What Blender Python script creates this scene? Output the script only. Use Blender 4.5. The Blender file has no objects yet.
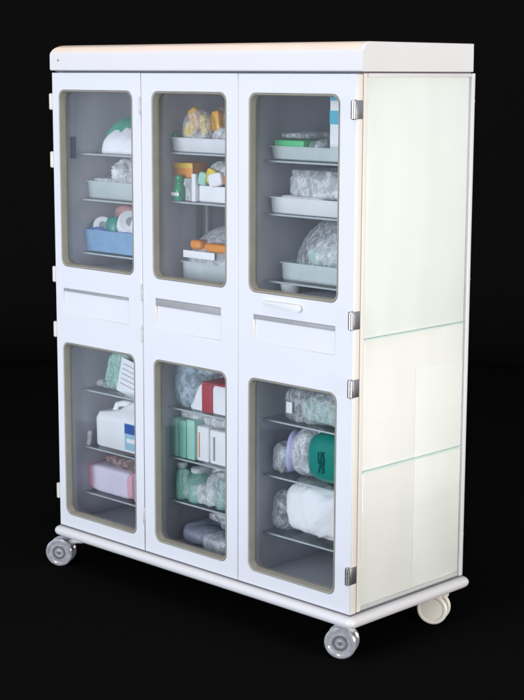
import bpy, bmesh, math, random
from mathutils import Vector, Matrix, noise

scene = bpy.context.scene
COL = scene.collection
R = math.radians
PI = math.pi

# ------------------------------------------------------------------ materials
def mat(name, col, rough=.5, metal=0., var=.06, scale=14., bump=0., bscale=120., coat=0., spec=.5, detail=5., rvar=.0, trans=0.):
    m = bpy.data.materials.new(name); m.use_nodes = True
    nt = m.node_tree; b = nt.nodes['Principled BSDF']
    tc = nt.nodes.new('ShaderNodeTexCoord')
    n = nt.nodes.new('ShaderNodeTexNoise'); n.inputs['Scale'].default_value = scale; n.inputs['Detail'].default_value = detail
    nt.links.new(tc.outputs['Object'], n.inputs['Vector'])
    mx = nt.nodes.new('ShaderNodeMix'); mx.data_type = 'RGBA'
    mx.inputs[6].default_value = (*[max(0, c*(1-var)) for c in col], 1)
    mx.inputs[7].default_value = (*[min(1, c*(1+var)) for c in col], 1)
    nt.links.new(n.outputs['Fac'], mx.inputs[0]); nt.links.new(mx.outputs[2], b.inputs['Base Color'])
    b.inputs['Roughness'].default_value = rough; b.inputs['Metallic'].default_value = metal
    b.inputs['Specular IOR Level'].default_value = spec
    if coat: b.inputs['Coat Weight'].default_value = coat; b.inputs['Coat Roughness'].default_value = .12
    if trans: b.inputs['Transmission Weight'].default_value = trans
    if rvar:
        mr = nt.nodes.new('ShaderNodeMapRange'); mr.inputs[3].default_value = rough-rvar; mr.inputs[4].default_value = rough+rvar
        nt.links.new(n.outputs['Fac'], mr.inputs[0]); nt.links.new(mr.outputs[0], b.inputs['Roughness'])
    if bump:
        n2 = nt.nodes.new('ShaderNodeTexNoise'); n2.inputs['Scale'].default_value = bscale; n2.inputs['Detail'].default_value = 4
        nt.links.new(tc.outputs['Object'], n2.inputs['Vector'])
        bp = nt.nodes.new('ShaderNodeBump'); bp.inputs['Strength'].default_value = bump; bp.inputs['Distance'].default_value = .004
        nt.links.new(n2.outputs['Fac'], bp.inputs['Height']); nt.links.new(bp.outputs['Normal'], b.inputs['Normal'])
    return m

def film(name, col, fac=.4, rough=.18, bump=.6, bscale=40., var=.3, crease=True):
    """thin see-through plastic: part clear, part milky glossy sheet, whiter along its creases"""
    m = mat(name, col, rough=rough, var=.05)
    nt = m.node_tree; b = nt.nodes['Principled BSDF']; out = nt.nodes['Material Output']; N = nt.nodes.new; K = nt.links.new
    tr = N('ShaderNodeBsdfTransparent'); tr.inputs['Color'].default_value = (*[.7+.3*c for c in col], 1)
    mx = N('ShaderNodeMixShader')
    tc = N('ShaderNodeTexCoord'); n = N('ShaderNodeTexNoise'); n.inputs['Scale'].default_value = bscale; n.inputs['Detail'].default_value = 7
    K(tc.outputs['Object'], n.inputs['Vector'])
    mr = N('ShaderNodeMapRange'); mr.inputs[1].default_value = .35; mr.inputs[2].default_value = .65
    mr.inputs[3].default_value = max(0, fac-var); mr.inputs[4].default_value = min(1, fac+var)
    K(n.outputs['Fac'], mr.inputs[0]); val = mr.outputs[0]
    bp = N('ShaderNodeBump'); bp.inputs['Strength'].default_value = bump; bp.inputs['Distance'].default_value = .006
    if crease:
        nd = N('ShaderNodeTexNoise'); nd.inputs['Scale'].default_value = 18; nd.inputs['Detail'].default_value = 4
        K(tc.outputs['Object'], nd.inputs['Vector'])
        ad = N('ShaderNodeVectorMath'); ad.operation = 'MULTIPLY_ADD'; ad.inputs[1].default_value = (.10, .10, .10)
        K(nd.outputs['Color'], ad.inputs[0]); K(tc.outputs['Object'], ad.inputs[2])
        mp = N('ShaderNodeMapping'); mp.inputs['Rotation'].default_value = (.4, .7, .5); mp.inputs['Scale'].default_value = (1., .8, .45); K(ad.outputs[0], mp.inputs[0])
        vo = N('ShaderNodeTexVoronoi'); vo.feature = 'DISTANCE_TO_EDGE'; vo.inputs['Scale'].default_value = 34; K(mp.outputs[0], vo.inputs['Vector'])
        ed = N('ShaderNodeMapRange'); ed.inputs[1].default_value = 0; ed.inputs[2].default_value = .13; ed.inputs[3].default_value = .27; ed.inputs[4].default_value = 0
        K(vo.outputs['Distance'], ed.inputs[0])
        s_ = N('ShaderNodeMath'); s_.operation = 'ADD'; s_.use_clamp = True; K(val, s_.inputs[0]); K(ed.outputs[0], s_.inputs[1]); val = s_.outputs[0]
        K(vo.outputs['Distance'], bp.inputs['Height'])
    else:
        K(n.outputs['Fac'], bp.inputs['Height'])
    K(bp.outputs['Normal'], b.inputs['Normal'])
    K(val, mx.inputs[0]); K(tr.outputs[0], mx.inputs[1]); K(b.outputs[0], mx.inputs[2]); K(mx.outputs[0], out.inputs[0])
    return m

def pane_mat(name, tint, rough=.02, extra=.0, wob=0.):
    m = bpy.data.materials.new(name); m.use_nodes = True; nt = m.node_tree; nt.nodes.clear()
    out = nt.nodes.new('ShaderNodeOutputMaterial'); tr = nt.nodes.new('ShaderNodeBsdfTransparent'); gl = nt.nodes.new('ShaderNodeBsdfGlossy')
    tr.inputs['Color'].default_value = (*tint, 1); gl.inputs['Roughness'].default_value = rough
    fr = nt.nodes.new('ShaderNodeFresnel')   # a thin sheet: the same reflection from both of its faces
    ge = nt.nodes.new('ShaderNodeNewGeometry'); mi = nt.nodes.new('ShaderNodeMapRange')
    mi.inputs[3].default_value = 1.5; mi.inputs[4].default_value = 1/1.5
    nt.links.new(ge.outputs['Backfacing'], mi.inputs[0]); nt.links.new(mi.outputs[0], fr.inputs['IOR'])
    ad = nt.nodes.new('ShaderNodeMath'); ad.operation = 'ADD'; ad.inputs[1].default_value = extra
    mx = nt.nodes.new('ShaderNodeMixShader')
    tc = nt.nodes.new('ShaderNodeTexCoord'); sm = nt.nodes.new('ShaderNodeTexNoise'); sm.inputs['Scale'].default_value = 7; sm.inputs['Detail'].default_value = 6
    mp = nt.nodes.new('ShaderNodeMapping'); mp.inputs['Scale'].default_value = (1, 1, .35); nt.links.new(tc.outputs['Object'], mp.inputs[0]); nt.links.new(mp.outputs[0], sm.inputs['Vector'])
    me = nt.nodes.new('ShaderNodeMapRange'); me.inputs[1].default_value = .3; me.inputs[2].default_value = .7
    me.inputs[3].default_value = extra*.5; me.inputs[4].default_value = extra*1.6
    nt.links.new(sm.outputs['Fac'], me.inputs[0]); nt.links.new(me.outputs[0], ad.inputs[1])
    nt.links.new(fr.outputs[0], ad.inputs[0]); nt.links.new(ad.outputs[0], mx.inputs[0])
    nt.links.new(tr.outputs[0], mx.inputs[1]); nt.links.new(gl.outputs[0], mx.inputs[2]); nt.links.new(mx.outputs[0], out.inputs[0])
    if wob:
        tc = nt.nodes.new('ShaderNodeTexCoord'); n = nt.nodes.new('ShaderNodeTexNoise'); n.inputs['Scale'].default_value = 9
        nt.links.new(tc.outputs['Object'], n.inputs['Vector'])
        bp = nt.nodes.new('ShaderNodeBump'); bp.inputs['Strength'].default_value = wob; bp.inputs['Distance'].default_value = .002
        nt.links.new(n.outputs['Fac'], bp.inputs['Height']); nt.links.new(bp.outputs['Normal'], gl.inputs['Normal'])
    return m

M = dict(
    enamel=mat('white_enamel', (.64, .65, .68), .33, var=.025, scale=3, bump=.05, bscale=60, rvar=.06),
    cream=mat('cream_and_warm_edge_light', (.72, .69, .63), .4, var=.05, scale=18, bump=.08),  # own cream on post and cheeks; painted warm light on the door's edge
    lid=mat('lid_enamel', (.64, .635, .64), .35, var=.03, scale=5, bump=.06, bscale=40),
    rubber=mat('window_gasket', (.27, .26, .215), .55, var=.18, scale=22, bump=.15),
    inner=mat('grey_inner_paint', (.60, .605, .655), .5, var=.10, scale=6, bump=.06),
    glass=pane_mat('window_glass', (.975, .985, .99), .04, .042, .3),
    shelfglass=pane_mat('shelf_glass', (.93, .965, .96), .06, .01),
    seam=mat('green_glass_edge', (.50, .68, .65), .25, var=.1),
    side=mat('milk_glass', (.725, .745, .715), .22, var=.02, scale=2, coat=.4),
    sidelow=mat('milk_glass_low', (.74, .725, .695), .22, var=.02, scale=2, coat=.4),
    sidegreen=mat('milk_glass_greenish', (.735, .735, .70), .22, var=.03, scale=2, coat=.4),
    steel=mat('worn_steel', (.38, .38, .39), .32, .9, var=.25, scale=60, bump=.1),
    slot=mat('grey_and_pull_shadow', (.30, .30, .31), .5, .0, var=.15, scale=40),  # plain grey on shelf uprights, painted shadow in the finger pulls
    dark=mat('dark_joint', (.10, .10, .11), .7, var=.3, scale=40),
    wheel=mat('clear_grey_wheel', (.46, .46, .49), .08, .35, var=.6, scale=55, bump=.5, bscale=45, coat=.8),
    hub=mat('polished_hub', (.62, .61, .64), .10, .8, var=.5, scale=60, bump=.6, bscale=40),
    creamwheel=mat('cream_wheel', (.80, .74, .64), .45, var=.05),
    navy=mat('navy_clip', (.05, .06, .14), .4, var=.2),
    cloth=mat('white_cloth', (.90, .90, .91), .85, var=.04, scale=30, bump=.25, bscale=70),
    cotton=mat('white_cotton', (.92, .92, .93), .95, var=.03, scale=40, bump=.5, bscale=90),
    paper=mat('white_card', (.90, .90, .91), .6, var=.03, scale=20),
    greentrim=mat('green_binding', (.05, .38, .25), .5, var=.2, scale=40),
    greenpad=mat('green_pad', (.10, .55, .22), .5, var=.15, scale=30, bump=.1),
    greenbottle=mat('green_plastic', (.03, .34, .17), .25, var=.2, scale=40, coat=.4),
    mint=mat('mint_card', (.38, .68, .56), .45, var=.12, scale=18),
    mintdeep=mat('deep_mint_card', (.22, .50, .40), .45, var=.15, scale=18),
    teal=mat('teal_vinyl', (.01, .25, .20), .33, var=.12, scale=20, bump=.15, bscale=30),
    tealdark=mat('dark_teal_print', (.004, .115, .115), .5, var=.2),
    blue=mat('blue_plastic', (.05, .13, .45), .35, var=.15, scale=30),
    cyan=mat('cyan_print', (.10, .50, .62), .45, var=.1),
    sky=mat('pale_blue_print', (.38, .62, .76), .5, var=.15, scale=60),
    red=mat('red_webbing', (.42, .015, .035), .6, var=.2, scale=50, bump=.2),
    orange=mat('orange_card', (.78, .28, .03), .5, var=.15, scale=25),
    yellow=mat('yellow_plastic', (.72, .45, .03), .4, var=.15, scale=25),
    pink=mat('pink_paper', (.80, .45, .55), .6, var=.08, scale=25),
    lilac=mat('lilac_paper', (.76, .70, .82), .6, var=.05, scale=25),
    lavender=mat('lavender_plastic', (.56, .56, .84), .4, var=.06),
    salmon=mat('salmon_pouch', (.55, .28, .28), .6, var=.1),
    greyline=mat('grey_print', (.35, .36, .42), .6, var=.1),
    slate=mat('slate_pack', (.24, .25, .32), .5, var=.3, scale=30, bump=.2),
    film=film('clear_film', (.90, .92, .94), .22, .10, .9, 50, .10),
    milkfilm=film('milky_film', (.90, .92, .93), .50, .14, .9, 40, .14),
    mintfilm=film('mint_film', (.52, .80, .70), .52, .12, .6, 30, .06),
    bluefilm=film('bluish_film', (.64, .77, .86), .38, .12, .9, 50, .12),
    greyfilm=film('grey_film', (.70, .72, .75), .55, .16, .7, 30, .08),
    brownfilm=film('brownish_film', (.58, .44, .42), .40, .12, 1., 60, .15),
    tray=film('clear_tray', (.80, .88, .87), .55, .12, .1, 20, .03, False),
    whitetray=film('white_tray', (.90, .91, .92), .86, .16, .1, 20, .02, False),
    bluetray=film('blue_tray', (.36, .62, .88), .55, .12, .3, 25, .05, False),
    mintglass=film('green_jar_glass', (.45, .76, .66), .34, .05, .25, 30, .05, False),
    amber=mat('amber_packet', (.80, .38, .03), .3, var=.35, scale=50, bump=.3, bscale=60),
    gold=mat('yellow_packet', (.80, .55, .05), .3, var=.35, scale=50, bump=.3, bscale=60),
    lidcap=mat('warm_lit_lid_top', (.70, .60, .50), .4, var=.08, scale=9, bump=.06),  # peach tone puts warm overhead light into the colour
    velvetwall=mat('black_backdrop_cloth', (.0045, .0045, .0045), 1., var=.02, spec=0.),
    lip=mat('frosted_shelf_edge', (.46, .52, .54), .4, var=.15, scale=40),
    hingepaint=mat('worn_painted_hinge', (.46, .46, .45), .4, var=.35, scale=50, bump=.2),
    sideback=mat('white_inner_panel', (.865, .885, .855), .45, var=.025, scale=3),
    sidebackwarm=mat('cream_inner_panel', (.90, .885, .86), .45, var=.025, scale=3),
    sidebackgreen=mat('greenish_inner_panel', (.895, .893, .858), .45, var=.03, scale=3),
    sideglass=pane_mat('side_glass', (.985, .994, .988), .10, .02, .2),
    hingecream=mat('cream_hinge', (.58, .54, .49), .4, var=.12, scale=30),
    velvet=mat('black_velvet', (.0049, .0049, .0049), 1., var=.02, spec=0.),
)

def wear(m, col, scale, lo, hi):
    nt = m.node_tree; b = nt.nodes['Principled BSDF']; src = b.inputs['Base Color'].links[0].from_socket
    tc = nt.nodes.new('ShaderNodeTexCoord'); n = nt.nodes.new('ShaderNodeTexNoise'); n.inputs['Scale'].default_value = scale; n.inputs['Detail'].default_value = 9; n.inputs['Roughness'].default_value = .65
    nt.links.new(tc.outputs['Object'], n.inputs['Vector'])
    r = nt.nodes.new('ShaderNodeMapRange'); r.inputs[1].default_value = lo; r.inputs[2].default_value = hi; nt.links.new(n.outputs['Fac'], r.inputs[0])
    mx = nt.nodes.new('ShaderNodeMix'); mx.data_type = 'RGBA'; mx.inputs[7].default_value = (*col, 1)
    nt.links.new(r.outputs[0], mx.inputs[0]); nt.links.new(src, mx.inputs[6]); nt.links.new(mx.outputs[2], b.inputs['Base Color'])
for k in ('enamel', 'lid', 'cream'): wear(M[k], (.30, .29, .28), 26, .735, .80)

# ------------------------------------------------------------------ mesh helpers
def link(name, me, m, parent=None):
    o = bpy.data.objects.new(name, me); COL.objects.link(o)
    if m: me.materials.append(m)
    if parent: o.parent = parent
    return o

def fin(bm, name, m, parent=None, smooth=True, angle=35):
    bmesh.ops.recalc_face_normals(bm, faces=bm.faces)
    me = bpy.data.meshes.new(name); bm.to_mesh(me); bm.free()
    if smooth:
        me.polygons.foreach_set('use_smooth', [True]*len(me.polygons)); me.set_sharp_from_angle(angle=R(angle))
    return link(name, me, m, parent)

def tag(o, label, cat, group=None, kind=None):
    o['label'] = label; o['category'] = cat
    if group: o['group'] = group
    if kind: o['kind'] = kind
    return o

def empty(name, loc, label, cat, group=None):
    o = bpy.data.objects.new(name, None); COL.objects.link(o); o.location = loc
    return tag(o, label, cat, group)

def add_box(bm, x0, x1, y0, y1, z0, z1, bev=0., seg=2, only=None):
    b2 = bmesh.new()
    vs = [b2.verts.new((x, y, z)) for x in (x0, x1) for y in (y0, y1) for z in (z0, z1)]
    for f in ((0,1,3,2),(4,6,7,5),(0,4,5,1),(2,3,7,6),(0,2,6,4),(1,5,7,3)): b2.faces.new([vs[i] for i in f])
    bmesh.ops.recalc_face_normals(b2, faces=b2.faces)
    if bev:
        es = [e for e in b2.edges if only is None or only(e)]
        bmesh.ops.bevel(b2, geom=es, offset=bev, segments=seg, profile=.5, affect='EDGES')
    me = bpy.data.meshes.new('t'); b2.to_mesh(me); b2.free(); bm.from_mesh(me); bpy.data.meshes.remove(me)

def box(name, x0, x1, y0, y1, z0, z1, m, parent=None, bev=.0015, seg=2, off=(0, 0, 0), only=None):
    bm = bmesh.new(); ox, oy, oz = off
    add_box(bm, x0-ox, x1-ox, y0-oy, y1-oy, z0-oz, z1-oz, bev, seg, only)
    return fin(bm, name, m, parent)

def rrect(x0, x1, z0, z1, r, n=6):
    pts = []
    for cx, cz, a in ((x1-r, z1-r, 0), (x0+r, z1-r, 90), (x0+r, z0+r, 180), (x1-r, z0+r, 270)):
        for k in range(n+1):
            t = R(a+90*k/n); pts.append((cx+r*math.cos(t), cz+r*math.sin(t)))
    return pts

def sheet(name, outlines, y0, y1, m, parent=None, bev=.0):
    """a plate in the x-z plane, thickness y0..y1, with holes (first outline is the outer one)"""
    cu = bpy.data.curves.new(name, 'CURVE'); cu.dimensions = '2D'; cu.fill_mode = 'BOTH'
    cu.extrude = (y1-y0)/2-bev; cu.bevel_depth = bev; cu.bevel_resolution = 2; cu.offset = -bev
    for pts in outlines:
        s = cu.splines.new('POLY'); s.points.add(len(pts)-1); s.use_cyclic_u = True
        for p, (x, z) in zip(s.points, pts): p.co = (x, z, 0, 1)
    t = bpy.data.objects.new('t', cu); COL.objects.link(t)
    dg = bpy.context.evaluated_depsgraph_get(); me = bpy.data.meshes.new_from_object(t.evaluated_get(dg))
    COL.objects.unlink(t); bpy.data.objects.remove(t); bpy.data.curves.remove(cu)
    me.transform(Matrix(((1,0,0,0),(0,0,1,(y0+y1)/2),(0,1,0,0),(0,0,0,1))))
    me.materials.clear()
    bm = bmesh.new(); bm.from_mesh(me); bmesh.ops.remove_doubles(bm, verts=bm.verts, dist=1e-5)
    bpy.data.meshes.remove(me)
    return fin(bm, name, m, parent, smooth=False)

def loft(bm, loops, cap0=True, cap1=True):
    rows = [[bm.verts.new(p) for p in L] for L in loops]
    n = len(rows[0])
    for a, b in zip(rows, rows[1:]):
        for i in range(n): bm.faces.new((a[i], a[(i+1) % n], b[(i+1) % n], b[i]))
    if cap0: bm.faces.new(rows[0][::-1])
    if cap1: bm.faces.new(rows[-1])

def lathe(bm, prof, seg=32, mtx=None, close=True):
    loops = []
    for r, z in prof:
        loops.append([Vector((r*math.cos(2*PI*k/seg), r*math.sin(2*PI*k/seg), z)) for k in range(seg)])
    if mtx: loops = [[mtx @ v for v in L] for L in loops]
    loft(bm, loops, close, close)

def tube(bm, pts, r, seg=8):
    pts = [Vector(p) for p in pts]; loops = []
    for i, p in enumerate(pts):
        d = (pts[min(i+1, len(pts)-1)]-pts[max(i-1, 0)]).normalized()
        u = d.orthogonal().normalized() if i == 0 else (u-d*u.dot(d)).normalized()
        v = d.cross(u)
        loops.append([p+r*(u*math.cos(2*PI*k/seg)+v*math.sin(2*PI*k/seg)) for k in range(seg)])
    loft(bm, loops)

def tray(name, x0, x1, y0, y1, z0, z1, m, parent=None, t=.003, lip=.005, taper=.008, off=(0, 0, 0), r=.018):
    bm = bmesh.new(); ox, oy, oz = off
    def L(d, z): return [(x-ox, y-oy, z-oz) for x, y in rrect(x0-d, x1+d, y0-d, y1+d, r, 5)]
    loft(bm, [L(-taper, z0), L(-taper*.4, z0+.004), L(0, z1-.004), L(lip, z1-.003), L(lip, z1), L(-t, z1), L(-taper-t, z0+t+.002)])
    return fin(bm, name, m, parent, angle=50)

def bag(name, x0, x1, y0, y1, z0, z1, m, parent=None, seed=0, crinkle=.5, p=3.2, sub=5, freq=15., flat=True, sharp=28, off=(0, 0, 0), skew=0., taper=0., dome=False, pz=None, tilt=0.):
    """soft crumpled body filling a box; flat underneath where it rests"""
    pz = pz or p
    rnd = random.Random(seed)
    bm = bmesh.new(); bmesh.ops.create_icosphere(bm, subdivisions=sub, radius=1)
    c = Vector(((x0+x1)/2, (y0+y1)/2, z0 if dome else (z0+z1)/2)); h = Vector(((x1-x0)/2, (y1-y0)/2, (z1-z0) if dome else (z1-z0)/2)); s = min(h)
    st = Vector((rnd.uniform(.7, 1.3), rnd.uniform(.7, 1.3), rnd.uniform(.35, .6)))
    for v in bm.verts:
        q = v.co.normalized(); nrm = q.copy()
        l = ((abs(q.x)**p+abs(q.y)**p)**(pz/p)+abs(q.z)**pz)**(1/pz); q = q/l
        w = Vector((q.x*h.x, q.y*h.y, q.z*h.z))
        k = (w+c)*freq*st+Vector((seed*7.3, seed*3.1, seed*1.7))
        d = 0; a = 1; f = 1.
        for _ in range(4):
            d += a*(1-2*abs(noise.noise(k*f))); a *= .5; f *= 2.1
        k2 = noise.noise((w+c)*freq*.45+Vector((seed, 0, 9)))
        w += nrm*s*crinkle*.30*(d-.9+k2*1.1)
        tz = (w.z/h.z+1)/2
        w.x += skew*tz; w.x *= 1-taper*tz; w.y *= 1-taper*tz
        w = Matrix.Rotation(tilt, 3, 'Y') @ w
        p2 = w+c
        if flat and p2.z < z0+.002: p2.z = z0
        v.co = p2-Vector(off)
    if dome: bmesh.ops.remove_doubles(bm, verts=bm.verts, dist=.0004)
    return fin(bm, name, m, parent, angle=sharp)

# ------------------------------------------------------------------ setting
W, D, H = 1.2907, .5162, 1.5
FZ = -.1325
bm = bmesh.new()
va, vn = Vector((-.698, .716, 0)), Vector((.716, .698, 0)); cc = Vector((.65, .2, FZ))
bm.faces.new([bm.verts.new(cc+va*a+vn*b) for a, b in ((-5.5, -2.0), (-5.5, 2.2), (7, 3.6), (7, -3.6))])
fl = fin(bm, 'floor', M['velvet'], smooth=False); fl['kind'] = 'structure'
bm = bmesh.new(); rows = []
prof = [(4.2, FZ+.004)]+[(4.2+.8*math.sin(R(a)), FZ+.804-.8*math.cos(R(a))) for a in range(10, 91, 10)]+[(5., 4.6)]
for r, z in prof: rows.append([bm.verts.new((.6+r*math.cos(R(a)), .2+r*math.sin(R(a)), z)) for a in range(72, 206, 3)])
for a, b in zip(rows, rows[1:]):
    for i in range(len(a)-1): bm.faces.new((a[i], a[i+1], b[i+1], b[i]))
bd = fin(bm, 'backdrop', M['velvetwall'], angle=60); bd['kind'] = 'structure'

# ------------------------------------------------------------------ cabinet
CAB = empty('medical_cabinet', (0, 0, 0), 'white enamelled medical cabinet on casters with six glazed door windows', 'cabinet')
X1, X2 = .4276, .8447

# lid with soft rounded upper edges, square at the back
lid_x0, lid_x1, lid_y0, lid_y1 = -.001, 1.314, -.006, .474
bm = bmesh.new(); bm2 = bmesh.new()
def lidL(dx, dfront, z): return [(x, y, z) for x, y in ((lid_x0+dx, lid_y0+dfront), (lid_x1-dx*.12, lid_y0+dfront), (lid_x1-dx*.12, lid_y1), (lid_x0+dx, lid_y1))]
rr = [(a, .044*(1-math.cos(R(a))), .030*(1-math.cos(R(a))), 1.549+.032*math.sin(R(a))) for a in range(0, 91, 10)]
loft(bm, [lidL(.003, .003, 1.5030), lidL(0, 0, 1.506)]+[lidL(dx, dy, z) for a, dx, dy, z in rr if a <= 20])
fin(bm, 'lid', M['lid'], CAB, angle=40)
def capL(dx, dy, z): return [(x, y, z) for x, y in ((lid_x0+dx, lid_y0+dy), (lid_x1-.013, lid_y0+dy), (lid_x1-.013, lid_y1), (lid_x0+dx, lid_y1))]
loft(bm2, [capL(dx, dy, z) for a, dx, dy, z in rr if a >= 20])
bm3 = bmesh.new(); loft(bm3, [[(x, lid_y0+dy+e, z-e*.6) for a, dx, dy, z in rr if a >= 20]+[(x, lid_y1, rr[-1][3]-e*.6), (x, lid_y1, rr[2][3])] for x, e in ((lid_x1-.0128, 0), (lid_x1-.003, 0), (lid_x1-.0004, .0025))])
fin(bm3, 'lid_end', M['lid'], CAB, angle=30)
fin(bm2, 'lid_top', M['lidcap'], CAB, angle=40)  # upper bevel split off to carry the painted warm light
box('lid_joint', .012, 1.286, .006, .50, 1.4985, 1.5030, M['dark'], CAB, 0)
for x, z in ((.042, 1.535),):
    bm = bmesh.new(); lathe(bm, [(.0032, 0), (.0032, .0015), (.0015, .002)], 12, Matrix.Translation((x, -.0062, z)) @ Matrix.Rotation(PI/2, 4, 'X'))
    fin(bm, 'screw_head', M['steel'], CAB)

# plinth with bullnose edge
bm = bmesh.new()
def bl(d, z): return [(x, y, z) for x, y in rrect(-.020-d, 1.313+d, -.020-d, .534+d, .022, 5)]
ls = []
for k in range(9):
    a = R(-90+180*k/8); ls.append(bl(.014*math.cos(a)-.014, -.0165+.0155*math.sin(a)))
loft(bm, ls); fin(bm, 'plinth', M['lid'], CAB, angle=60)
box('plinth_joint', .004, 1.288, .004, .51, -.0010, .0035, M['dark'], CAB, 0)

# carcass
def part(name, *a, **k): return box(name, *a, CAB, **k)
part('back_panel', .0, W, .500, D, .004, 1.4985, M['enamel'])
part('inner_back', .0125, W-.0140, .488, .4995, .016, 1.4865, M['inner'])
part('side_wall', 0, .012, .029, .4995, .004, 1.4985, M['inner'])
part('cabinet_floor', .0125, W-.0140, .030, .4995, .004, .0155, M['inner'])
part('cabinet_ceiling', .0125, W-.0140, .030, .4995, 1.487, 1.4985, M['inner'])
for x in (X1, X2):
    part('divider', x-.008, x+.008, .038, .4875, .016, 1.4865, M['inner'])
for x0, x1 in ((.0125, X1-.0085), (X1+.0085, X2-.0085), (X2+.0085, W-.0140)):
    part('middle_deck', x0, x1, .038, .4875, .640, .865, M['inner'])
# right flank: corner posts, milk glass panes, green seams
part('corner_post', W-.012, W-.0015, .029, .047, .004, 1.4985, M['cream'], bev=.003)
part('corner_post', W-.012, W+.0005, .500+.0005, D+.0005, .004, 1.4985, M['lid'], bev=.003)
ys, ye = .0475, .4995
part('side_lining', W-.0135, W-.0085, ys, ye, .7800, 1.4985, M['sideback'])
part('side_lining', W-.0135, W-.0085, ys, ye, .004, .7798, M['sidebackwarm'])
part('inner_panel', W-.0083, W-.0074, .2808, .4990, .018, .668, M['sidebackgreen'], bev=.0003)
part('side_rail', W-.0083, W-.0062, ys, ye, .004, .0165, M['lid'])
part('side_rail', W-.0083, W-.001, ys, ye, 1.488, 1.4985, M['lid'])
part('side_pane', W-.0055, W-.001, ys, ye, .7815, 1.4875, M['sideglass'])
part('side_pane', W-.0055, W-.001, ys, ye, .4085, .7775, M['sideglass'])
part('side_pane', W-.0055, W-.001, ys, ye, .004, .4035, M['sideglass'])
part('pane_edge', W-.0055, W+.0004, ys, ye, .7780, .7810, M['seam'], bev=.0005)
part('pane_edge', W-.0055, W+.0004, ys, ye, .4040, .4080, M['seam'], bev=.0005)
for z in (1.42, .905, .13):
    bm = bmesh.new(); lathe(bm, [(.005, 0), (.0045, .004), (.002, .006)], 12, Matrix.Translation((W-.006, D+.0005, z)) @ Matrix.Rotation(-PI/2, 4, 'X'))
    fin(bm, 'back_screw', M['steel'], CAB)

# doors
UZ0, UZ1, LZ0, LZ1 = .879, 1.443, .047, .629
def door(x0, x1, wx0, wx1, hinge_side, rz0, rz1, rx0, rx1, thick, handle):
    d = sheet('door', [[(x0, .0045), (x1, .0045), (x1, 1.4965), (x0, 1.4965)],
                       rrect(wx0, wx1, UZ0, UZ1, .026), rrect(wx0, wx1, LZ0, LZ1, .026),
                       [(rx0, rz0), (rx1, rz0), (rx1, rz1), (rx0, rz1)]], 0, .026, M['enamel'], CAB, .0018)
    for z0, z1 in ((UZ0, UZ1), (LZ0, LZ1)):
        g = bmesh.new()   # rubber gasket: lip in front, sloping reveal to the glass
        def gl(e, y): return [(x, y, z) for x, z in rrect(wx0+e, wx1-e, z0+e, z1-e, max(.008, .026-e*.5), 6)]
        L = [gl(.0005, .022), gl(.0005, .0015), gl(.0025, -.0012), gl(.0055, .0005), gl(.0080, .0190), gl(.0082, .0280), gl(.0005, .0280)]
        rows = [[g.verts.new(p) for p in l] for l in L]; n = len(rows[0])
        for a, b in zip(rows, rows[1:]):
            for i in range(n): g.faces.new((a[i], a[(i+1) % n], b[(i+1) % n], b[i]))
        fin(g, 'gasket', M['rubber'], d, angle=50)
        sheet('window_pane', [rrect(wx0+.0078, wx1-.0078, z0+.0078, z1-.0078, .02)], .0205, .0232, M['glass'], d)
    # scooped finger pull: deep under its top edge, running out flush below
    b = bmesh.new(); e = .0004; dep = .0045
    A = [(rx0+e, .003, rz1-e), (rx1-e, .003, rz1-e)]
    pts = {k: b.verts.new(v) for k, v in dict(
        tl=(rx0+e, .001, rz1-e), tr=(rx1-e, .001, rz1-e), bl=(rx0+e, .001, rz0+e), br=(rx1-e, .001, rz0+e),
        dl=(rx0+e, dep, rz1-e), dr=(rx1-e, dep, rz1-e), ml=(rx0+e, dep, rz1-thick), mr=(rx1-e, dep, rz1-thick)).items()}
    for f in ('tl tr dr dl', 'dl dr mr ml', 'ml mr br bl', 'tl dl ml bl', 'tr br mr dr'): b.faces.new([pts[k] for k in f.split()])
    fin(b, 'finger_pull', M['enamel'], d, smooth=False)
    box('pull_shadow', rx0+.002, rx1-.002, dep-.0022, dep-.0003, rz1-thick, rz1-.0012, M['slot'], d, .0008)  # grey strip paints the shadow cast by the recess's top edge
    if thick > .012: box('pull_cheek', rx0-.001, rx0+.0058, -.0016, .0042, rz1-.066, rz1-thick-.0005, M['cream'], d, .0008)
    if handle:
        h = bmesh.new()   # flat lozenge lever
        def hl(y, s):
            out = []
            for x, z in rrect(.946, 1.101, -.011, .011, .0105, 8):
                t = (x-.946)/.155; out.append((1.0235+(x-1.0235)*s, y, .8555-.005*t+z*(.45+.55*t)*s))
            return out
        loft(h, [hl(-.0002, .985), hl(-.006, 1.), hl(-.009, .97), hl(-.0105, .88)]); fin(h, 'lever_handle', M['enamel'], d)
    for z in HZ[hinge_side]:
        hx = x0 if hinge_side != 'right' else x1
        hn = bmesh.new(); hh = .026
        if hinge_side == 'right':
            lathe(hn, [(.0045, 0), (.0075, .003), (.0075, 2*hh-.003), (.0045, 2*hh)], 16, Matrix.Translation((hx-.004, -.007, z-hh)))
            add_box(hn, hx-.013, hx-.0005, -.005, -.0003, z-hh+.002, z+hh-.002, .001)
            add_box(hn, hx+.0003, hx+.0028, -.004, .024, z-hh+.001, z+hh-.001, .001)
            fin(hn, 'hinge', M['steel'], d)
        elif hinge_side == 'left':
            lathe(hn, [(.005, 0), (.008, .003), (.008, 2*hh-.003), (.005, 2*hh)], 16, Matrix.Translation((hx-.009, .004, z-hh)))
            add_box(hn, hx-.010, hx-.0003, .000, .020, z-hh+.001, z+hh-.001, .0015)
            fin(hn, 'hinge', M['hingecream'], d)
        else:
            lathe(hn, [(.003, 0), (.0042, .002), (.0042, 2*hh-.002), (.003, 2*hh)], 14, Matrix.Translation((hx-.0015, -.0015, z-hh)))
            fin(hn, 'hinge', M['hingepaint'], d)
    return d
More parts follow.
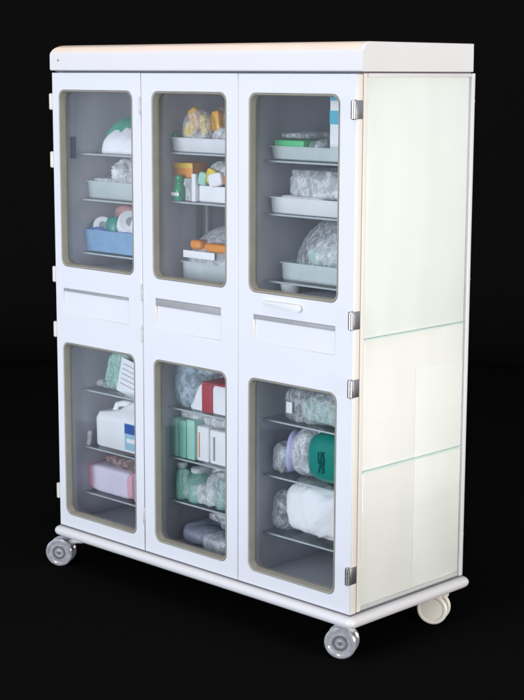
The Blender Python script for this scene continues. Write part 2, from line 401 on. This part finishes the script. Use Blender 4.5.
HZ = dict(left=(1.405, 1.220, .848, .666, .119), middle=(1.40, .83, .70, .12), right=(1.403, .838, .650, .118))
door(.0005, X1-.0016, .031, .388, 'left', .722, .807, .040, .362, .010, False)
door(X1+.0016, X2-.0008, .475, .797, 'middle', .722, .819, .487, .773, .024, False)
DOOR3 = door(X2+.0008, W-.0012, .887, 1.231, 'right', .735, .815, .908, 1.222, .014, True)

box('door_edge_warm_light', W-.0011, W, .0022, .0240, .006, 1.495, M['cream'], DOOR3, .0003)  # cream strip paints warm side light onto the white door's edge

# shelves
SH = {1: (1.240, 1.092, .917, .457, .262, .104), 2: (1.259, 1.110, .460, .300, .159), 3: (1.251, 1.098, .902, .487, .318, .140)}
XS = {1: (.0130, X1-.0090), 2: (X1+.0090, X2-.0090), 3: (X2+.0090, W-.0145)}
for c in SH:
    for z in SH[c]:
        s = box('shelf', XS[c][0], XS[c][1], .098, .486, z-.006, z, M['shelfglass'], CAB, .001)
        box('shelf_lip', XS[c][0], XS[c][1], .0960, .0975, z-.0058, z-.0008, M['lip'], s, 0)
part('shelf_upright', .4365, .4405, .215, .245, .866, 1.10, M['slot'], bev=.001)
part('shelf_upright', .4365, .4425, .262, .272, .866, 1.10, M['lid'], bev=.001)
bm = bmesh.new(); add_box(bm, .0125, .022, .060, .078, 1.222, 1.292, .003); add_box(bm, .0125, .028, .064, .074, 1.232, 1.245, .002)
fin(bm, 'wall_clip', M['navy'], CAB)

# casters
def caster(px, py, wx, wy, az, wm, hm):
    c = box('caster', px-.03, px+.03, py-.03, py+.03, -.0385, -.0325, M['lid'], CAB, .002, off=(px, py, -.0325)); c.location = (px, py, -.0325)
    v = Vector((math.cos(az), math.sin(az), 0))
    def lm(off): # lathe axis along v at wheel centre
        return Matrix.Translation((wx-px, wy-py, -.0855+.0325)) @ v.to_track_quat('Z', 'Y').to_matrix().to_4x4() @ Matrix.Translation((0, 0, off))
    for s, o in ((1, .012), (-1, -.026)):
        bm = bmesh.new(); r = .0465
        lathe(bm, [(r-.012, -.001), (r-.004, 0), (r, .004), (r, .010), (r-.004, .014), (r-.010, .0135), (r-.013, .010)], 48, lm(o))
        w = fin(bm, 'wheel', wm, c)
        bm = bmesh.new()
        if wm == M['creamwheel']: lathe(bm, [(r-.0135, .001), (r-.0135, .0125), (.004, .0135)], 40, lm(o))
        else: lathe(bm, [(r-.0135, .001), (r-.0135, .007), (.026, .006), (.023, .012), (.016, .012), (.013, .007), (.007, .008), (.006, .014), (.002, .0145)], 40, lm(o))
        fin(bm, 'hub', hm, w)
    bm = bmesh.new(); lathe(bm, [(.036, -.0085), (.038, -.003), (.038, .003), (.036, .0085)], 32, lm(0))
    q = Vector((0, 0, -.0065)); e = Vector((wx-px, wy-py, -.045))
    lathe(bm, [(.017, 0), (.017, -.014), (.012, -.02)][::-1], 20, Matrix.Translation((0, 0, -.0062)))
    tube(bm, [(0, 0, -.016), e*.5+Vector((0, 0, -.002)), e+Vector((0, 0, -.004))], .010, 10)
    fin(bm, 'fork', M['lid'], c)
    return c
caster(.052, .045, .009, -.006, R(-58), M['wheel'], M['hub'])
caster(1.262, .030, 1.246, .018, R(-62), M['wheel'], M['hub'])
caster(1.262, .462, 1.253, .428, R(-66), M['creamwheel'], M['creamwheel'])
caster(.052, .462, .030, .430, R(-70), M['creamwheel'], M['creamwheel'])

# ------------------------------------------------------------------ contents
random.seed(4)
# --- left bay, upper
o = empty('cloth_bundle', (.16, .22, 1.2402), 'folded white cloth with green binding on top left shelf', 'cloth')
bag('folded_cloth', -.098, .17, -.092, .11, .0003, .102, M['cloth'], o, seed=61, crinkle=.34, p=4., pz=2., freq=8, sharp=60, dome=True)
bag('binding', -.113, .045, -.075, .10, .0003, .117, M['greentrim'], o, seed=62, crinkle=.14, p=4., pz=2., freq=9, sharp=60, dome=True)
t = tray('instrument_tray', .020, .33, .115, .38, 1.0925, 1.150, M['tray'], off=(.17, .25, 1.0925)); t.location = (.17, .25, 1.0925)
tag(t, 'pale clear tray heaped with crumpled film on middle left shelf', 'tray')
tag(bag('plastic_bag', .090, .32, .128, .35, 1.100, 1.222, M['milkfilm'], seed=2, crinkle=.8), 'crumpled milky bag spilling over the pale clear tray', 'bag')
tag(tray('utensil_basin', .016, .34, .103, .37, .9175, .992, M['bluetray'], taper=.014), 'translucent blue basin holding white rolls on lowest upper left shelf', 'basin')
def roll(x, y, z, r, h, az, label, m=M['paper'], tilt=62):
    b = bmesh.new(); lathe(b, [(r*.42, 0), (r*.94, 0), (r, h*.08), (r, h*.92), (r*.94, h), (r*.42, h)], 32, Matrix.Translation((0, 0, -h/2)))
    loops = b.verts  # core
    o = fin(b, 'tape_roll', m); o.location = (x, y, z); o.rotation_euler = (R(tilt), 0, az)
    b = bmesh.new(); lathe(b, [(r*.4, -h*.48), (r*.4, h*.52)], 24); fin(b, 'core', M['greyline'], o)
    tag(o, label, 'roll', 'white rolls in the blue basin'); return o
roll(.068, .145, .999, .030, .034, R(50), 'smaller white roll beside teal pouch in blue basin')
roll(.200, .150, 1.015, .042, .040, R(58), 'larger white roll standing right of teal pouch in blue basin')
roll(.262, .150, 1.012, .040, .040, R(58), 'white roll at the right end of the blue basin')
tag(bag('gauze_pouch', .105, .160, .120, .19, .965, 1.035, M['teal'], seed=5, crinkle=.5, sub=4), 'small teal pouch between two white rolls in blue basin', 'pouch')
tag(bag('cloth_pouch', .022, .055, .118, .22, .955, 1.020, M['tealdark'], seed=6, crinkle=.5, sub=4), 'dark teal pouch at left end of blue basin', 'pouch')
tag(bag('salmon_packet', .030, .13, .215, .27, .990, 1.068, M['salmon'], seed=7, crinkle=.4, sub=4), 'salmon pink packet standing behind white rolls', 'packet')
for x0, x1, y, z, lab in ((.035, .12, .112, .996, 'short blue strip lying on basin rim at left'), (.135, .30, .112, .988, 'long blue strip lying across basin rim at right')):
    b = bmesh.new(); tube(b, [(x0, y+.005, z-.006), ((x0+x1)/2, y, z+.002), (x1, y+.01, z-.004)], .004, 8); tag(fin(b, 'blue_strip', M['blue']), lab, 'strip')

# --- middle bay, upper
t = tray('supply_tray', .441, .73, .103, .35, 1.2595, 1.303, M['whitetray']); tag(t, 'shallow white tray of crumpled bags on top middle shelf', 'tray')
tag(bag('plastic_bag', .455, .56, .125, .30, 1.268, 1.350, M['film'], seed=11, crinkle=.9), 'clear crumpled bag at left end of white tray', 'bag')
tag(bag('plastic_bag', .535, .73, .170, .34, 1.268, 1.405, M['brownfilm'], seed=12, crinkle=.9), 'brownish crumpled bag at the back of white tray', 'bag')
tag(bag('plastic_bag', .600, .74, .115, .20, 1.268, 1.340, M['milkfilm'], seed=13, crinkle=.8), 'milky crumpled bag in front of brownish bag', 'bag')
for x0, x1, y0, y1, z0, z1, m, sd, tl, lab in (
    (.512, .548, .118, .150, 1.325, 1.392, 'amber', 71, R(-22), 'orange crumpled packet standing highest in white tray'),
    (.492, .535, .112, .140, 1.302, 1.350, 'gold', 72, R(18), 'yellow crumpled packet low at front of white tray'),
    (.546, .574, .128, .160, 1.312, 1.372, 'gold', 73, R(-16), 'narrow yellow packet right of orange one in white tray'),
    (.575, .612, .150, .180, 1.318, 1.385, 'amber', 74, R(-8), 'dull orange packet inside brownish bag')):
    tag(bag('dressing_packet', x0, x1, y0, y1, z0, z1, M[m], seed=sd, crinkle=.7, p=4, flat=False, tilt=tl), lab, 'packet')
tag(bag('plastic_bag', .475, .60, .106, .16, 1.268, 1.385, M['film'], seed=75, crinkle=.6, p=2.4, flat=False), 'clear bag wrapped over the yellow and orange packets', 'bag')
tag(bag('sample_vial', .446, .466, .106, .125, 1.268, 1.320, M['teal'], seed=76, crinkle=.3, sub=4), 'small teal packet at left end of white tray', 'packet')
c = box('storage_box', .445, .525, .115, .24, 1.1105, 1.180, M['milkfilm'], None, .004); tag(c, 'milky plastic box under orange carton', 'box')
c = box('orange_carton', .443, .515, .122, .20, 1.1808, 1.226, M['orange'], None, .002, off=(.48, .16, 1.1808)); c.location = (.48, .16, 1.1808); c.rotation_euler = (0, 0, R(8)); tag(c, 'small orange carton on top of milky plastic box', 'carton')
box('flap', -.037, .037, -.041, -.0395, .028, .044, M['yellow'], c, .0003)
b = bmesh.new(); lathe(b, [(.016, 0), (.018, .004), (.018, .040), (.011, .050), (.011, .056)], 24); o = fin(b, 'dropper_bottle', M['greenbottle']); o.location = (.483, .0935+.012, 1.1105); 
b = bmesh.new(); lathe(b, [(.0125, .0565), (.0135, .058), (.0135, .074), (.010, .078)], 20); fin(b, 'bottle_cap', M['greenbottle'], o); box('wrap_label', -.0185, .0185, -.0188, -.0184, .016, .026, M['paper'], o, 0)
tag(o, 'small green dropper bottle standing before milky box', 'bottle')
c = box('white_box', .545, .73, .125, .29, 1.1105, 1.160, M['paper'], None, .003, off=(.64, .2, 1.1105)); c.location = (.64, .2, 1.1105); tag(c, 'low white box under bag on middle shelf', 'box')
c = box('white_carton', .534, .552, .108, .122, 1.1105, 1.195, M['paper'], None, .002); tag(c, 'narrow white carton upright right of green bottle', 'carton')
tag(bag('plastic_bag', .565, .74, .130, .28, 1.1605, 1.232, M['milkfilm'], seed=15, crinkle=.8), 'milky crumpled bag lying on low white box', 'bag')
tag(bag('tablet_packet', .655, .70, .122, .15, 1.1605, 1.200, M['orange'], seed=16, crinkle=.3, sub=4), 'little orange packet against bag on low white box', 'packet')
c = tray('storage_bin', .475, .74, .115, .38, .8655, .925, M['tray'], taper=.004); tag(c, 'grey clear bin on the floor of the upper middle bay', 'bin')
tag(bag('drug_bag', .452, .79, .098, .40, .924, 1.045, M['greyfilm'], seed=18, crinkle=.25, p=2.6, pz=1.9, freq=6, dome=True), 'grey plastic bag with white label lying on clear bin', 'bag')
lb = box('bag_label', .512, .650, .0935, .0950, .940, .962, M['pink'], None, .0004); lb.data.materials[0] = M['paper']; tag(lb, 'white label strip on front of grey plastic bag', 'label')
tag(bag('blister_pack', .530, .582, .100, .140, .966, .994, M['orange'], seed=19, crinkle=.3, sub=4, flat=False), 'smaller orange pack on grey plastic bag', 'packet')
tag(bag('blister_pack', .592, .72, .094, .135, .962, .990, M['orange'], seed=20, crinkle=.3, sub=4, flat=False), 'wider orange pack on right of grey plastic bag', 'packet')

# --- right bay, upper
tag(tray('dressing_tray', .860, 1.17, .103, .36, 1.2515, 1.292, M['tray'], taper=.012, r=.03), 'clear white tray carrying green pad on top right shelf', 'tray')
c = box('green_pad', .880, .996, .112, .22, 1.282, 1.309, M['greenpad'], None, .005); tag(c, 'bright green pad lying across white tray', 'pad')
tag(bag('plastic_bag', 1.00, 1.062, .115, .30, 1.262, 1.318, M['film'], seed=22, crinkle=.7), 'small clear bag between green pad and upright carton', 'bag')
c = box('upright_carton', 1.070, 1.20, .140, .24, 1.2565, 1.434, M['paper'], None, .002, off=(1.13, .19, 1.2565)); c.location = (1.13, .19, 1.2565)
tag(c, 'tall white carton with cyan bands in top right tray', 'carton')
box('cyan_band', -.0603, .0703, -.0505, .0505, .100, .138, M['cyan'], c, 0); box('cyan_cap', -.0603, .0703, -.0505, .0505, .166, .1782, M['cyan'], c, 0)
tag(tray('syringe_tray', .866, 1.19, .103, .37, 1.0985, 1.146, M['whitetray'], taper=.006), 'clear white tray under flat pack on middle right shelf', 'tray')
b = bag('sterile_pack', .895, 1.18, .135, .35, 1.140, 1.215, M['milkfilm'], seed=24, crinkle=.35, p=6, freq=9); tag(b, 'flat milky pack stacked on middle right tray', 'pack')
tag(tray('dome_tray', .886, 1.18, .130, .39, .9025, .955, M['tray'], taper=.004), 'mint tinted tray beneath domed bag on lowest upper right shelf', 'tray')
b = bag('domed_bag', .896, 1.19, .142, .38, .936, 1.092, M['film'], seed=26, crinkle=.30, p=4., pz=2.1, freq=7, dome=True); tag(b, 'clear domed bag bulging out of mint tinted tray', 'bag')
tag(bag('gauze_pack', .955, 1.15, .165, .35, .945, 1.03, M['milkfilm'], seed=27, crinkle=.8), 'crumpled gauze inside the clear domed bag', 'gauze')
b = bmesh.new(); lathe(b, [(.024, 0), (.029, .026), (.030, .028), (.027, .028), (.022, .003)], 28); o = fin(b, 'medicine_cup', M['whitetray']); o.location = (.925, .135, .8655); tag(o, 'small white cup under lowest upper right shelf', 'cup')

for x0, x1, y0, y1, z0, z1, m, sd, lab, tl in (
    (.585, .625, .118, .135, 1.166, 1.212, 'gold', 81, 'yellow sachet leaning on bag on middle shelf', .3),
    (.605, .66, .110, .128, 1.162, 1.200, 'paper', 82, 'white sachet in front of bag on low white box', -.2),
    (.560, .590, .112, .13, 1.162, 1.200, 'mint', 83, 'pale green sachet next to narrow white carton', .2)):
    tag(bag('sachet', x0, x1, y0, y1, z0, z1, M[m], seed=sd, crinkle=.5, p=5, sub=4, flat=False, tilt=tl), lab, 'packet')
for k, (x0, x1, y0, y1, z0, z1, m, lab) in enumerate((
    (.040, .130, .125, .20, 1.135, 1.160, 'milkfilm', 'flat milky sachet at left in pale clear tray'),
    (.900, 1.06, .115, .16, 1.128, 1.150, 'paper', 'white paper pack lying in middle right tray'),
    (.905, 1.10, .140, .30, 1.205, 1.226, 'film', 'thin clear sachet on top of flat milky pack'),
    (.940, 1.05, .185, .27, .948, .995, 'mint', 'pale green sachet low inside clear domed bag'),
    (1.02, 1.15, .190, .30, .960, 1.050, 'slate', 'dark grey sachet inside clear domed bag'))):
    tag(bag('sachet', x0, x1, y0, y1, z0, z1, M[m], seed=90+k, crinkle=.6, p=6, sub=5, flat=False), lab, 'packet')
# --- left bay, lower
o = empty('saline_pouch', (.10, .18, .4575), 'tilted green pouch with ruled white label on lower left top shelf', 'pouch')
p = bag('pouch', -.055, .050, -.035, .035, .0, .128, M['mintfilm'], o, seed=30, crinkle=.22, p=4.5, skew=.035); 
b = box('pouch_label', .0, .115, .0, .004, .0, .118, M['paper'], o, .001); b.location = (.030, -.038, .004); b.rotation_euler = (0, R(14), R(4))
for k in range(5): q = box('ruled_line', .012, .10, -.0012, -.0004, .03+.017*k, .0325+.017*k, M['greyline'], b, 0)
bag('pouch_core', -.035, .03, -.015, .03, .004, .11, M['mintdeep'], o, seed=31, crinkle=.3, p=3, sub=4, skew=.03)
o = empty('plastic_jug', (.15, .19, .2625), 'white plastic jug with blue label on lower left shelf', 'jug')
b = bmesh.new()
def jl(x0, x1, y0, y1, z, r): return [(x, y, z) for x, y in rrect(x0, x1, y0, y1, r, 5)]
loft(b, [jl(-.108, .135, -.062, .075, 0, .022), jl(-.114, .14, -.068, .08, .006, .024), jl(-.116, .14, -.068, .08, .095, .024), jl(-.108, .13, -.062, .075, .116, .026), jl(-.03, .115, -.045, .055, .128, .03), jl(.0, .10, -.035, .045, .150, .03), jl(.012, .09, -.028, .038, .160, .028)])
fin(b, 'jug_body', M['cotton'], o, angle=50); o.children[0].data.materials[0] = M['paper']
b = bmesh.new(); lathe(b, [(.026, .1605), (.028, .162), (.028, .184), (.024, .187)], 28, Matrix.Translation((.055, .005, 0))); fin(b, 'jug_cap', M['paper'], o)
b = bmesh.new(); tube(b, [(-.06, -.02, .113), (-.045, -.02, .142), (-.01, -.02, .152), (.02, -.015, .150)], .011, 10); fin(b, 'jug_handle', M['paper'], o)
lab = box('jug_label', .045, .1385, -.0695, -.0684, .012, .100, M['sky'], o, .0003)
box('blue_block', .045, .1385, -.0704, -.0697, .066, .098, M['blue'], lab, 0); box('white_band', .056, .1385, -.0704, -.0697, .036, .050, M['paper'], lab, 0)
o = empty('tissue_pack', (.125, .19, .1045), 'pink and white wrapped pack on lowest left shelf', 'pack')
b = bag('tissue_pile', -.112, .098, -.075, .08, .0, .092, M['lilac'], o, seed=34, crinkle=.10, p=9, freq=6, sharp=40); 
bag('pink_end', -.122, -.085, -.073, .078, .001, .090, M['pink'], o, seed=35, crinkle=.12, p=7, sub=4, sharp=40); bag('pink_end', .072, .108, -.073, .078, .001, .090, M['pink'], o, seed=36, crinkle=.12, p=7, sub=4, sharp=40)
tag(bag('plastic_bag', .03, .30, .14, .27, .1975, .232, M['brownfilm'], seed=37, crinkle=.9), 'crumpled film lying on the pink and white pack', 'bag')
c = box('lilac_carton', .240, .34, .120, .25, .1045, .200, M['lilac'], None, .003); tag(c, 'lilac carton right of pink and white pack', 'carton')
b = bmesh.new(); lathe(b, [(.006, 0), (.008, .003), (.008, .045), (.004, .05)], 16); o = fin(b, 'glass_vial', M['milkfilm']); o.location = (.024, .108, .2625); o.rotation_euler = (0, R(8), 0); tag(o, 'slim clear vial by the wall left of white jug', 'vial')

# --- middle bay, lower
tag(bag('fluid_bag', .440, .545, .108, .25, .4605, .606, M['bluefilm'], seed=40, crinkle=.45, p=4), 'bluish fluid bag at left of first aid box', 'bag')
tag(bag('plastic_bag', .545, .62, .20, .30, .4605, .60, M['film'], seed=41, crinkle=.9), 'clear bag behind white first aid box', 'bag')
o = empty('first_aid_case', (.61, .18, .4605), 'white case strapped with red webbing on lower middle shelf', 'case')
b = bmesh.new(); loft(b, [jl(-.10, .11, -.06, .08, 0, .012), jl(-.102, .112, -.062, .082, .010, .014), jl(-.062, .112, -.062, .082, .078, .014), jl(-.052, .105, -.055, .075, .088, .014)]); fin(b, 'case_body', M['paper'], o, angle=50)
box('red_strap', -.040, .008, -.0650, -.0622, .0, .088, M['red'], o, .001); box('red_strap', .045, .112, -.0640, .084, .0885, .0975, M['red'], o, .003); box('red_strap', -.045, .05, -.064, .084, .0885, .094, M['red'], o, .002)
for x0, x1, m, lab, h in ((.4375, .470, 'mint', 'pale mint box against left divider', .122), (.474, .508, 'mintdeep', 'deep mint box between two paler ones', .120), (.511, .546, 'mint', 'pale mint box beside white cartons', .126)):
    c = box('mint_box', x0, x1, .105, .24, .3005, .3005+h, M[m], None, .002, off=((x0+x1)/2, .17, .3005)); c.location = ((x0+x1)/2, .17, .3005); tag(c, lab, 'box', 'mint boxes on the lower middle shelf')
for x0, x1, lab, h, m in ((.549, .602, 'narrow white carton right of mint boxes', .112, 'paper'), (.607, .70, 'wider white carton at right of narrow one', .108, 'cotton')):
    c = box('white_carton', x0, x1, .112, .24, .3005, .3005+h, M[m], None, .006, 3, off=((x0+x1)/2, .18, .3005)); c.location = ((x0+x1)/2, .18, .3005); box('printed_band', -(x1-x0)*.32, -(x1-x0)*.22, -.0684, -.0681, .012, h-.02, M['orange' if h > .11 else 'greyline'], c, 0); tag(c, lab, 'carton', 'white cartons on the lower middle shelf')
tag(bag('plastic_bag', .55, .73, .115, .25, .414, .452, M['milkfilm'], seed=43, crinkle=.9), 'crumpled milky film lying on top of white cartons', 'bag')
def jar(x, y, r, h, lab):
    b = bmesh.new(); lathe(b, [(r*.9, 0), (r, .005), (r, h*.68), (r*.62, h*.82), (r*.62, h*.86)], 28); o = fin(b, 'glass_jar', M['mintglass']); o.location = (x, y, .1595)
    b = bmesh.new(); lathe(b, [(r*.68, h*.865), (r*.70, h*.88), (r*.70, h*.98), (r*.6, h)], 24); fin(b, 'jar_lid', M['milkfilm'], o)
    b = bmesh.new(); lathe(b, [(r*.8, .006), (r*.86, .01), (r*.86, h*.45), (r*.8, h*.46)], 24); fin(b, 'jar_filling', M['mint'], o)
    tag(o, lab, 'jar', 'green glass jars on the lower middle shelf')
jar(.464, .130, .025, .118, 'slim green glass jar nearest the left divider'); jar(.530, .140, .036, .110, 'wider green glass jar in middle of shelf'); jar(.645, .138, .028, .116, 'green glass jar right of crumpled grey bag')
tag(bag('plastic_bag', .570, .618, .118, .20, .1595, .262, M['greyfilm'], seed=45, crinkle=.9), 'crumpled grey bag between green glass jars', 'bag')
tag(bag('plastic_bag', .47, .70, .185, .30, .1595, .285, M['milkfilm'], seed=46, crinkle=.8), 'crumpled milky bag behind green glass jars', 'bag')
tag(bag('plastic_bag', .478, .57, .106, .17, .1595, .235, M['film'], seed=97, crinkle=.6, p=3), 'clear bag wrapped round the wider green glass jar', 'bag')
tag(bag('plastic_bag', .60, .72, .106, .18, .1595, .268, M['film'], seed=98, crinkle=.6, p=3), 'clear bag wrapped round right hand green glass jar', 'bag')
tag(bag('linen_pack', .47, .60, .10, .28, .0157, .085, M['slate'], seed=47, crinkle=.5), 'slate grey folded pack on cabinet floor in middle bay', 'pack')
tag(bag('linen_pack', .575, .72, .085, .26, .0157, .075, M['lavender'], seed=48, crinkle=.5, p=4), 'pale lavender pack on cabinet floor at right of slate pack', 'pack').data.materials[0] = M['greyfilm']
tag(bag('linen_pack', .60, .75, .13, .30, .080, .132, M['slate'], seed=49, crinkle=.7), 'dark crumpled pack lying on top of lavender pack', 'pack')

# --- right bay, lower
tag(bag('mint_pack', .905, 1.19, .116, .30, .4875, .585, M['film'], seed=50, crinkle=.35, p=6), 'clear wrapped pack on top shelf of lower right bay', 'pack')
c = bag('mint_dressing', .965, 1.17, .128, .27, .492, .560, M['mintfilm'], seed=51, crinkle=.3, p=6); tag(c, 'pale mint dressing inside clear wrapped pack', 'dressing')
c = box('name_card', .940, .964, .1055, .1070, .515, .548, M['paper'], None, .0003); tag(c, 'small white card on front of clear wrapped pack', 'card')
b = bmesh.new(); L = []
for k in range(15):
    t = -1+2*k/14; w = .020*math.sqrt(max(0.002, 1-t*t)); L.append([(w*math.cos(a)+.012*t*t*-1, .055*math.sqrt(max(.004, 1-t*t))*math.sin(a), .066+.066*t) for a in [2*PI*i/20 for i in range(20)]])
loft(b, L); o = fin(b, 'face_mask', M['lavender'], angle=60); o.location = (.922, .170, .3185); o.rotation_euler = (0, R(4), R(8)); tag(o, 'lavender cup shaped mask left of teal bag', 'mask')
tag(bag('plastic_bag', .866, .925, .115, .24, .3185, .410, M['milkfilm'], seed=53, crinkle=.9), 'small milky bag left of lavender mask', 'bag')
tag(bag('plastic_bag', .934, 1.015, .120, .26, .3185, .462, M['milkfilm'], seed=54, crinkle=.5, p=2.6), 'tall milky bag between lavender mask and teal bag', 'bag')
o = empty('teal_bag', (1.085, .175, .3185), 'glossy teal bag with dark oval emblem on lower right shelf', 'bag')
bag('bag_body', -.082, .12, -.072, .09, 0, .152, M['teal'], o, seed=55, crinkle=.14, p=3.4, freq=5, sharp=60)
b = bmesh.new(); rs = random.Random(8)
for j in range(5):
    tube(b, [(-.010+.005*j+rs.uniform(-.004, .004), -.0742-.0005*rs.random(), .040+.062*t/6+rs.uniform(-.004, .004)) for t in range(7)], .0014, 6)
fin(b, 'emblem', M['tealdark'], o)
tag(bag('cotton_bag', .908, 1.20, .118, .33, .1405, .290, M['cotton'], seed=57, crinkle=.62, p=4.2, freq=11, sharp=70), 'big white cotton wool bag on lowest right shelf', 'bag')
tag(bag('plastic_bag', .862, .925, .120, .24, .1405, .262, M['film'], seed=58, crinkle=.8), 'clear film bag left of white cotton wool bag', 'bag')

for k, (x0, x1, y0, y1, z0, z1, m, cr, lab) in enumerate((
    (.950, 1.02, .175, .29, .320, .475, 'film', .6, 'clear crumpled bag behind the tall milky bag'),
    (.930, 1.05, .140, .30, .282, .312, 'film', .7, 'thin clear film lying over the cotton wool bag'),
    (.440, .56, .125, .26, .418, .450, 'milkfilm', .7, 'milky film lying on top of mint boxes'),
    (.445, .60, .130, .22, .565, .628, 'bluefilm', .6, 'bluish film bulging above the first aid case'),
    (.440, .50, .110, .17, .1605, .262, 'mintfilm', .6, 'pale mint bag leaning beside the slim green jar'),
    (.545, .63, .108, .16, .1605, .225, 'milkfilm', .7, 'low milky bag in front of grey bag between jars'),
    (.600, .72, .104, .15, .118, .148, 'film', .7, 'clear film over the dark crumpled pack'),
    (.030, .12, .125, .22, .4600, .490, 'film', .6, 'flat clear film under the tilted green pouch'),
    (.890, 1.0, .112, .25, 1.312, 1.332, 'film', .6, 'thin clear film lying over the green pad'))):
    tag(bag('film_wrap', x0, x1, y0, y1, z0, z1, M[m], seed=110+k, crinkle=cr, p=3.5, flat=False), lab, 'wrap')

# ------------------------------------------------------------------ camera, light
cam = bpy.data.cameras.new('camera'); co = bpy.data.objects.new('camera', cam); COL.objects.link(co)
yaw, pit, rol = .7733, .1739, .0033
fw = Vector((-math.sin(yaw)*math.cos(pit), math.cos(yaw)*math.cos(pit), -math.sin(pit)))
r = Vector((math.cos(yaw), math.sin(yaw), 0)); u = r.cross(fw)
r2 = math.cos(rol)*r+math.sin(rol)*u; u2 = -math.sin(rol)*r+math.cos(rol)*u
co.matrix_world = Matrix(((r2.x, u2.x, -fw.x, 4.065), (r2.y, u2.y, -fw.y, -3.1982), (r2.z, u2.z, -fw.z, 1.5), (0, 0, 0, 1)))
cam.sensor_fit = 'HORIZONTAL'; cam.sensor_width = 36; cam.lens = 36*1580.52/524; cam.clip_end = 100; cam.clip_start = .05
scene.camera = co

w = bpy.data.worlds.new('World'); scene.world = w; w.use_nodes = True
wt = w.node_tree; wc = wt.nodes.new('ShaderNodeTexCoord'); wm = wt.nodes.new('ShaderNodeMapping'); wm.inputs['Scale'].default_value = (7, 7, 1.6)
wn = wt.nodes.new('ShaderNodeTexNoise'); wn.inputs['Scale'].default_value = 1.; wn.inputs['Detail'].default_value = 3
wr = wt.nodes.new('ShaderNodeValToRGB'); wr.color_ramp.elements[0].position = .38; wr.color_ramp.elements[0].color = (.36, .39, .46, 1); wr.color_ramp.elements[1].position = .64; wr.color_ramp.elements[1].color = (1., 1.05, 1.2, 1)
wt.links.new(wc.outputs['Generated'], wm.inputs[0]); wt.links.new(wm.outputs[0], wn.inputs['Vector']); wt.links.new(wn.outputs['Fac'], wr.inputs[0]); sx = wt.nodes.new('ShaderNodeSeparateXYZ'); wt.links.new(wc.outputs['Generated'], sx.inputs[0])   # brighter towards the ceiling, dim towards the ground
wg = wt.nodes.new('ShaderNodeMapRange'); wg.inputs[1].default_value = -.34; wg.inputs[2].default_value = .02; wg.inputs[3].default_value = .22; wg.inputs[4].default_value = 1.25
wt.links.new(sx.outputs['Z'], wg.inputs[0]); wv = wt.nodes.new('ShaderNodeVectorMath'); wv.operation = 'SCALE'
wt.links.new(wr.outputs[0], wv.inputs[0]); wt.links.new(wg.outputs[0], wv.inputs['Scale']); wt.links.new(wv.outputs[0], wt.nodes['Background'].inputs[0])
w.node_tree.nodes['Background'].inputs[1].default_value = .62

def area(name, loc, target, size, power, col):
    l = bpy.data.lights.new(name, 'AREA'); l.shape = 'RECTANGLE'; l.size, l.size_y = size; l.energy = power; l.color = col
    o = bpy.data.objects.new(name, l); COL.objects.link(o); o.location = loc
    o.rotation_euler = (Vector(target)-Vector(loc)).to_track_quat('-Z', 'Y').to_euler(); return o
area('front_softbox', (1.0, -7.0, 1.1), (.65, 0, .7), (4.4, 3.6), 585, (.85, .905, 1))
area('side_softbox', (8.4, .3, .3), (1.2, .2, .45), (3.6, 2.6), 515, (1, .945, .87))
area('overhead_softbox', (1.2, -.6, 4.4), (.7, .1, 1.0), (1.6, 1.2), 40, (1, .70, .48))
vs = scene.view_settings; vs.view_transform = 'Standard'; vs.look = 'None'; vs.exposure = 0; vs.gamma = 1
scene.cycles.max_bounces = 16; scene.cycles.transparent_max_bounces = 24
